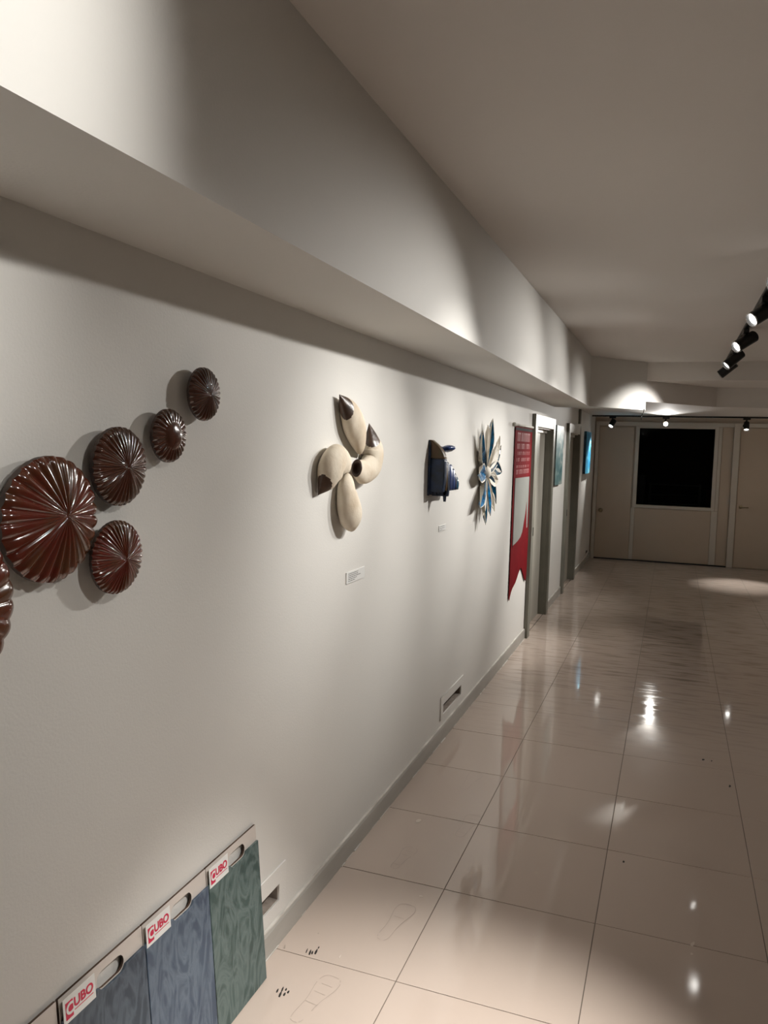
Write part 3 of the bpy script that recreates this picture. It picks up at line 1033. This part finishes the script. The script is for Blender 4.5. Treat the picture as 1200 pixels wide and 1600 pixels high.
def arch(w_, z0, z1, n=10, p=2.2):
    """outline that leaves the wall, bulges to width w_ and closes at the top like a bow"""
    pts = [(0.0, z0)]
    for i in range(n + 1):
        t = i / n
        pts.append((w_ * (1 - t ** p) ** (1 / 1.6) * (.93 + .07 * min(1, t * 6)) if t < 1 else .012, z0 + (z1 - z0) * t))
    pts.append((0.0, z1))
    return pts


px = 1 / 268.0
# big front slab: blue lower part, olive upper part (profile follows the bow)
def bow(zlo, zhi, wd=.092, z0=-.135, z1=.150, n=12):
    pts = [(0.0, zlo)]
    for i in range(n + 1):
        z = zlo + (zhi - zlo) * i / n
        t = max(0, (z - z0) / (z1 - z0))
        wv = wd * (1.0 if t < .58 else max(0.12, 1 - ((t - .58) / .42) ** 2.2 * .86))
        wv *= .90 + .10 * min(1, t * 4)
        pts.append((wv, z))
    pts.append((0.0, zhi))
    return pts


xz_slab('lower_slab', bow(-.135, .046), -.035, .02, M['navy'])
xz_slab('upper_slab', bow(.050, .150), -.035, .02, M['olive'])
xz_slab('seam', bow(.046, .050, .088), -.032, .017, M['blackgloss'], 0.0)
xz_slab('back_board', [(0, -.155), (.012, -.155), (.016, .0), (.014, .135), (0, .150)], -.045, -.036, M['navy'])
steps = [(.020, .050, .090, -.128, .045, 'olive'), (.050, .085, .092, -.160, .030, 'navy'), (.085, .145, .094, -.130, .016, 'royal'),
         (.145, .195, .095, -.130, -.008, 'royal'), (.195, .230, .096, -.130, -.034, 'navy'), (.230, .270, .097, -.130, -.058, 'teal')]
for y0, y1, wd, z0, z1, mk in steps:
    xz_slab('step_fin', [(0, z0), (wd * .97, z0), (wd, z0 + .02), (wd, (z0 + z1) / 2), (wd * .94, z1 - .01), (wd * .88, z1), (0, z1)], y0, y1, M[mk])
for z_, y_, w_ in ((-.150, -.03, .012), (-.150, -.01, .040), (-.142, .005, .07), (-.190, .050, .11)):
    xz_slab('drip', [(w_ * .6, z_), (w_ * .6 + .014, z_), (w_ * .6 + .018, -.12), (w_ * .6 - .004, -.12)], y_, y_ + .012, M['navy'], .002)
# oval fin sticking out at the top
bm = bmesh.new()
add_lathe(bm, [(0, -.016), (.40, -.014), (.8, -.008), (1.0, 0), (.8, .008), (.40, .014), (0, .016)], 28)
for v_ in bm.verts:
    x, y, z = v_.co
    v_.co = (.155 + x * .075, .104 + z * 1.3 + (y * .006), .055 + y * .042)
obj('oval_fin', bm, M['royal'], bs, True)
bm = bmesh.new(); add_cyl(bm, (.155, .104, .0), (.155, .102, .03), .012, seg=12)
obj('fin_stem', bm, M['navy'], bs, True)


# ------------------------------------------------------------------ white and blue leaf burst
sc_ = pix(761, 738, 0, W + .03)
st = wall_empty('leaf_burst', sc_.y, sc_.z)
tag(st, 'white ceramic burst of long leaves with blue glazed hollows on the wall', 'sculpture')


def leaf(tip_px, width, bend, lining, off=.055, lift=.02, base=.03, wav=0.0):
    p = pix(tip_px[0], tip_px[1], 0, W + off)
    tip = Vector((p.y - sc_.y, p.z - sc_.z))
    L = tip.length
    d = tip.normalized(); nrm = Vector((-d.y, d.x))
    n = 14
    bo = bmesh.new(); bl = bmesh.new()
    top_l = []; top_r = []; bot_l = []; bot_r = []; cenr = []; lin_l = []; lin_r = []
    for i in range(n + 1):
        t = i / n
        s = base + (L - base) * t
        wv = width * (math.sin(PI * min(1, t ** 1.15 * .96 + .04)) ** .9)
        if i == n: wv = .0015
        c = d * s + nrm * (bend * math.sin(PI * t) + wav * math.sin(3 * PI * t))
        h = lift + (off - lift) * math.sin(PI * .5 * t) + .012
        for arr, sgn, hh in ((top_l, 1, h), (top_r, -1, h)):
            q = c + nrm * wv * sgn; arr.append(Vector((q.x, q.y, hh)))
        for arr, sgn in ((bot_l, .55), (bot_r, -.55)):
            q = c + nrm * wv * sgn; arr.append(Vector((q.x, q.y, max(.004, h - .004 - (.030 + .3 * wv) * (1 - t ** 1.5)))))
        cenr.append(Vector((c.x, c.y, h - .8 * min(wv, .03) - .001)))
        for arr, sgn in ((lin_l, .86), (lin_r, -.86)):
            q = c + nrm * wv * sgn; arr.append(Vector((q.x, q.y, h - .002)))
    def strip(bm, A, B):
        a = [bm.verts.new(x) for x in A]; b = [bm.verts.new(x) for x in B]
        for i in range(len(A) - 1):
            bm.faces.new((a[i], a[i + 1], b[i + 1], b[i]))
    strip(bo, top_l, bot_l); strip(bo, bot_l, bot_r); strip(bo, bot_r, top_r)
    strip(bo, lin_l, top_l); strip(bo, top_r, lin_r)
    bmesh.ops.remove_doubles(bo, verts=bo.verts, dist=1e-6)
    bmesh.ops.recalc_face_normals(bo, faces=bo.faces)
    strip(bl, lin_l, cenr); strip(bl, cenr, lin_r)
    bmesh.ops.remove_doubles(bl, verts=bl.verts, dist=1e-6)
    bmesh.ops.recalc_face_normals(bl, faces=bl.faces)
    o = obj('leaf', bo, M['white_clay'], st)
    obj('leaf_hollow', bl, M[lining], o)
    return o


for args in (((751, 673), .050, .035, 'teal'), ((767.7, 654), .052, -.03, 'teal'), ((760, 664), .036, .0, 'white_clay'), ((779, 681), .045, -.05, 'white_clay'),
             ((781, 696), .048, -.03, 'teal'), ((746, 742), .052, .0, 'sky'), ((782, 738), .046, .03, 'teal'), ((776, 750), .042, -.02, 'white_clay'),
             ((747.5, 793), .042, .03, 'sky'), ((756.5, 820), .045, -.03, 'teal'), ((764, 806), .040, .0, 'sky'), ((773, 787), .046, .04, 'teal'),
             ((770.5, 799), .036, -.02, 'white_clay'), ((752, 806), .030, .02, 'white_clay')):
    leaf(args[0], args[1] * 1.25, *args[2:], off=.046 + random.uniform(-.010, .012), wav=random.uniform(-.012, .012))
bm = bmesh.new(); add_lathe(bm, [(0, .055), (.03, .052), (.045, .035), (.05, .004)], 18)
obj('hub', bm, M['white_clay'], st, True)


# ------------------------------------------------------------------ label cards
def card(y, z, wd, h, label, nlines):
    t = wall_empty('label_card', y, z)
    tag(t, label, 'label card')
    box('card', 0, wd, 0, h, 0, .004, M['card'], t, .0006)
    bm = bmesh.new()
    for i in range(nlines):
        zz = h * (.82 - .62 * i / max(1, nlines - 1))
        l = wd * (.45 if i == nlines - 1 else random.uniform(.55, .8))
        x = wd * .10
        while x < l:
            s = random.uniform(.006, .02)
            add_box(bm, x, min(x + s, l), zz - h * .035, zz + h * .035, .004, .0044)
            x += s + .004
    tag(obj('printed_lines', bm, M['ink'], t), kind='stuff')
    return t


card(2.985, 1.222, .205, .049, 'white label card with printed lines below the cream petal sculpture', 5)
card(4.352, 1.313, .150, .034, 'small white label card below the blue sculpture', 3)


# ------------------------------------------------------------------ red banner
b0 = pix(803, 665, 0, W)
bn = wall_empty('red_banner', 6.53, .52)
tag(bn, 'long red banner with pale centre panel and swallowtail hem beside the first doorway', 'banner')
BW = .82; BH = 1.475
hem = []
for i in range(9):
    t = i / 8
    hem.append((.02 + .50 * t, .00 + .205 * t ** .75 + (.012 * math.sin(9 * t))))
for i in range(1, 7):
    t = i / 6
    hem.append((.52 + .27 * t, .205 - .165 * t + .010 * math.sin(7 * t)))
cloth = [(0, BH), (.0, .45), (-.005, .0)] + hem + [(BW, .10), (BW + .01, .45), (BW, BH)]
obj('cloth', plate_mesh('cloth', [cloth[::-1]], .008, .011), M['red'], bn)
panel = [(.075, .475), (.33, .52), (.40, .60), (.745, .52), (.755, 1.03), (.075, 1.035)]
panel = [(.075, .46), (.755, .46), (.755, 1.03), (.075, 1.035)]
obj('pale_panel', plate_mesh('pale_panel', [panel], .011, .0122), M['banner_grey'], bn)
flame = [(.07, .44), (.76, .44), (.76, .56), (.70, .555), (.69, .62), (.66, .80), (.62, .70), (.56, .62), (.50, .54), (.42, .50), (.30, .478), (.07, .458)]
obj('red_flame', plate_mesh('red_flame', [flame], .0122, .0132), M['red'], bn)
box('side_line', .045, .056, .45, 1.04, .0122, .0135, M['store'], bn)
box('side_line', .765, .773, .45, 1.04, .0122, .0135, M['store'], bn)
bm = bmesh.new(); add_cyl(bm, (-.06, BH + .008, .014), (BW + .005, BH + .008, .014), .011, seg=12)
add_cyl(bm, (-.085, BH + .008, .014), (-.06, BH + .008, .014), .018, seg=12)
obj('hanging_rod', bm, M['framehead'], bn, True)
bm = bmesh.new(); add_box(bm, 0, BW, BH - .035, BH - .012, .011, .014)
obj('top_hem', bm, M['store'], bn)
for zt, hh, dens in ((1.385, .075, .9), (1.305, .045, .75), (1.245, .030, .7), (1.190, .030, .7), (1.130, .022, .6), (1.085, .040, .9), (1.058, .02, .0)):
    bm = bmesh.new()
    x = .10
    if dens <= 0: bm.free(); continue
    while x < BW - .10:
        s = random.uniform(.012, .030)
        if random.random() < dens:
            add_box(bm, x, x + s * .55, zt - hh / 2, zt + hh / 2, .011, .0116)
            if random.random() < .6: add_box(bm, x + s * .55, x + s, zt + hh * .3, zt + hh / 2, .011, .0116)
        x += s + .008
    tag(obj('printed_row', bm, M['banner_print'], bn), kind='stuff')


# ------------------------------------------------------------------ paintings
def painting(y0, y1, z0, z1, th, face, edge, label):
    t = wall_empty('painting', y0, z0)
    tag(t, label, 'painting')
    L = y1 - y0; H = z1 - z0
    box('stretcher', 0, L, 0, H, .002, th - .002, edge, t, .002)
    box('canvas', 0.002, L - .002, 0.002, H - .002, th - .002, th, face, t)
    return t


M['edge_dark'] = mat('canvas_edge_dark', (.05, .06, .055), .6, (.10, .13, .12), 6)
M['edge_navy'] = mat('canvas_edge_navy', (.012, .03, .06), .6, (.03, .10, .16), 8)
painting(8.78, 9.36, 1.405, 2.075, .040, M['paint_teal'], M['edge_dark'], 'teal and grey abstract painting between the two doorways')
painting(11.92, 12.58, 1.455, 2.085, .040, M['paint_cyan'], M['edge_navy'], 'bright cyan painting past the second doorway near the far corner')


# ------------------------------------------------------------------ tile sample boards leaning on the wall
def rounded(cx, cy, a, b, n=8):
    pts = []
    for i in range(n + 1):
        th = -PI / 2 + PI * i / n
        pts.append((cx + a - b + b * math.cos(th), cy + b * math.sin(th)))
    for i in range(n + 1):
        th = PI / 2 + PI * i / n
        pts.append((cx - a + b + b * math.cos(th), cy + b * math.sin(th)))
    return pts


BWD, BHT = .297, .530
SLX, SLY, SLA, SLB = .172, BHT - .043, .050, .0205
board_me = plate_mesh('board', [[(0, 0), (BWD, 0), (BWD, BHT), (0, BHT)], rounded(SLX, SLY, SLA, SLB)], .005, .0115)
face_me = plate_mesh('face_sheet', [[(0, 0), (BWD, 0), (BWD, BHT), (0, BHT)], rounded(SLX, SLY, SLA, SLB)], .0115, .0125)
tt = BHT - .052
notch = [(SLX + SLA - SLB + SLB * math.cos(th) * 1.05, SLY + SLB * math.sin(th) * 1.1) for th in [-.45 - (PI / 2 - .45) * i / 6 for i in range(7)]]
notch2 = [(SLX - SLA + SLB + SLB * math.cos(th) * 1.05, SLY + SLB * math.sin(th) * 1.1) for th in [-PI / 2 - (PI / 2 - .45) * i / 6 for i in range(7)]]
tile_me = plate_mesh('tile_sample', [[(.002, .0), (BWD - .001, .0), (BWD - .001, tt)] + notch + notch2 + [(.002, tt)]], .0127, .0205, .0008)
logo_sq = plate_mesh('logo_square', [[(.010, tt - .006), (.030, tt - .006), (.030, tt + .034), (.010, tt + .034)]], .0216, .0219)


def sample_board(y, slate, label, dx=0.0, lean=.048):
    top_x = W - .002; foot_x = W + lean - .006 + dx
    ang = math.atan2(foot_x - top_x, BHT)
    Rm = WALLROT @ Matrix.Rotation(-ang, 3, 'X')
    t = empty('sample_board', Vector((foot_x, y, .002)), Rm)
    tag(t, label, 'sample board', 'tile sample boards leaning on the left wall')
    obj('board', board_me, M['mdf'], t)
    obj('face_sheet', face_me, M['boardface'], t)
    ts = bpy.data.objects.new('tile_sample', tile_me.copy()); C.objects.link(ts); ts.parent = t
    ts.data.materials.clear(); ts.data.materials.append(M[slate])
    sk = box('sticker', .003, .108, tt - .012, BHT - .004, .0206, .0214, M['card'], t)
    bx0 = .010
    lg = obj('logo_block', plate_mesh('logo_block', [[(bx0, tt - .004), (bx0 + .024, tt - .004), (bx0 + .024, tt + .036), (bx0, tt + .036)]], .0214, .0217), M['logored'], sk)
    c_ = obj('logo_letter', text_mesh('logo_letter', 'C', .036, off=.0012), M['card'], sk); c_.location = (bx0 + .001, tt + .006, .0221)
    l2 = obj('logo_lettering', text_mesh('logo_lettering', 'UBO', .031, off=.0008), M['logored'], sk); l2.location = (bx0 + .026, tt + .012, .0219)
    ul = obj('logo_rule', plate_mesh('logo_rule', [[(bx0 + .028, tt + .004), (bx0 + .090, tt + .004), (bx0 + .090, tt + .006), (bx0 + .028, tt + .006)]], .0214, .0217), M['logored'], sk)
    return t


sample_board(1.932, 'slate_green', 'green swirled tile sample board with red and white logo, rightmost of the row')
sample_board(1.632, 'slate_blue', 'mid blue tile sample board with red and white logo, second from the right', .002)
sample_board(1.332, 'slate_dark', 'dark blue tile sample board with red and white logo, third from the right', .004)
sample_board(1.028, 'slate_grey', 'sample board only showing its top edge at the lower left picture corner', -.004)


# ------------------------------------------------------------------ marks on the floor
def mark(name, polys, material, h=.0004):
    bm = bmesh.new()
    for pl in polys:
        vs_ = [pix(u, v, 2, 0) for u, v in pl]
        a = [bm.verts.new((p.x, p.y, .0002)) for p in vs_]
        b = [bm.verts.new((p.x, p.y, .0002 + h)) for p in vs_]
        n = len(a)
        bm.faces.new(b)
        for i in range(n):
            bm.faces.new((a[i], a[(i + 1) % n], b[(i + 1) % n], b[i]))
    bmesh.ops.recalc_face_normals(bm, faces=bm.faces)
    return obj(name, bm, material, fl)


def strokes(lst):
    out = []
    for u, v, du, dv, w_ in lst:
        L = math.hypot(du, dv); nx, ny = -dv / L * w_ / 2, du / L * w_ / 2
        out.append([(u + nx, v + ny), (u + du * .5 + nx * 1.3, v + dv * .5 + ny * 1.3), (u + du + nx * .4, v + dv + ny * .4), (u + du - nx * .4, v + dv - ny * .4),
                    (u + du * .5 - nx * 1.3, v + dv * .5 - ny * 1.3), (u - nx, v - ny)])
    return out


mark('scuff', strokes([(432, 1551, 3, -6, 2), (436, 1558, 4, -9, 2.6), (440, 1549, 3, -7, 2), (443, 1556, 3, -5, 2.4), (446, 1548, 2, -4, 2), (449, 1552, 3, -4, 2.2)]), M['smudge'])
mark('scuff', strokes([(478, 1489, 3, -7, 1.2), (483, 1492, 3, -8, 2.2), (487, 1491, 2, -5, 2), (492, 1491, 4, -8, 2.4), (497, 1482, 2, -3, 1.5)]), M['smudge'])
mark('scuff', strokes([(444, 1482, 2, -6, 2.0), (497, 1459, 1, -1.5, 1.6)]), M['dustdark'])
mark('speck', strokes([(973, 1346, 3, 1, 2.5), (1139, 1228, 3, 1, 3), (1097, 1187, 4, 0, 2), (1111, 1189, 2, 0, 1.5)]), M['smudge'])
mark('dust_speck', strokes([(650, 1284, 8, -3, 4), (655, 1400, 6, 1, 2), (1080, 1478, 5, -6, 4), (1079, 1490, 4, 2, 3), (530, 1497, 3, -5, 1.5)]), M['dust'])


def shoeprint(cu, cv, L, ang, wd):
    """worn outline of a shoe sole: a ring of short strokes plus a few treads, on the floor plane"""
    c = pix(cu, cv, 2, 0)
    bm = bmesh.new()
    d = Vector((math.sin(ang), math.cos(ang))); n = Vector((d.y, -d.x))
    N = 36
    def pt(i):
        th = 2 * PI * i / N
        s = math.copysign(abs(math.cos(th)) ** .75, math.cos(th))
        prof = .74 + .22 * s - .16 * math.cos(PI * (s + .15))     # heel, waist, ball of the foot
        w_ = wd * prof * math.copysign(abs(math.sin(th)) ** .55, math.sin(th))
        p = d * (L / 2 * s) + n * w_ / 2
        return Vector((c.x + p.x, c.y + p.y))
    def seg(a, b, t):
        dd = (b - a)
        if dd.length < 1e-5: return
        nn = Vector((-dd.y, dd.x)).normalized() * t / 2
        bm.faces.new([bm.verts.new((p.x, p.y, .0005)) for p in (a + nn, b + nn, b - nn, a - nn)])
    for i in range(N):
        if random.random() < .85: seg(pt(i), pt(i + 1), .0024)
    cc = Vector((c.x, c.y))
    for s in (-.32, -.1, .12, .3):
        p = cc + d * (L * s)
        if random.random() < .6: seg(p - n * wd * .25, p + n * wd * .25, .002)
    bmesh.ops.recalc_face_normals(bm, faces=bm.faces)
    return obj('shoeprint', bm, M['dustdark'], fl)


for a in ((492, 1560, .24, .15, .085), (618, 1440, .25, .12, .085), (730, 1290, .24, .1, .085), (735, 1220, .24, .1, .085), (630, 1340, .2, .12, .07)):
    shoeprint(*a)
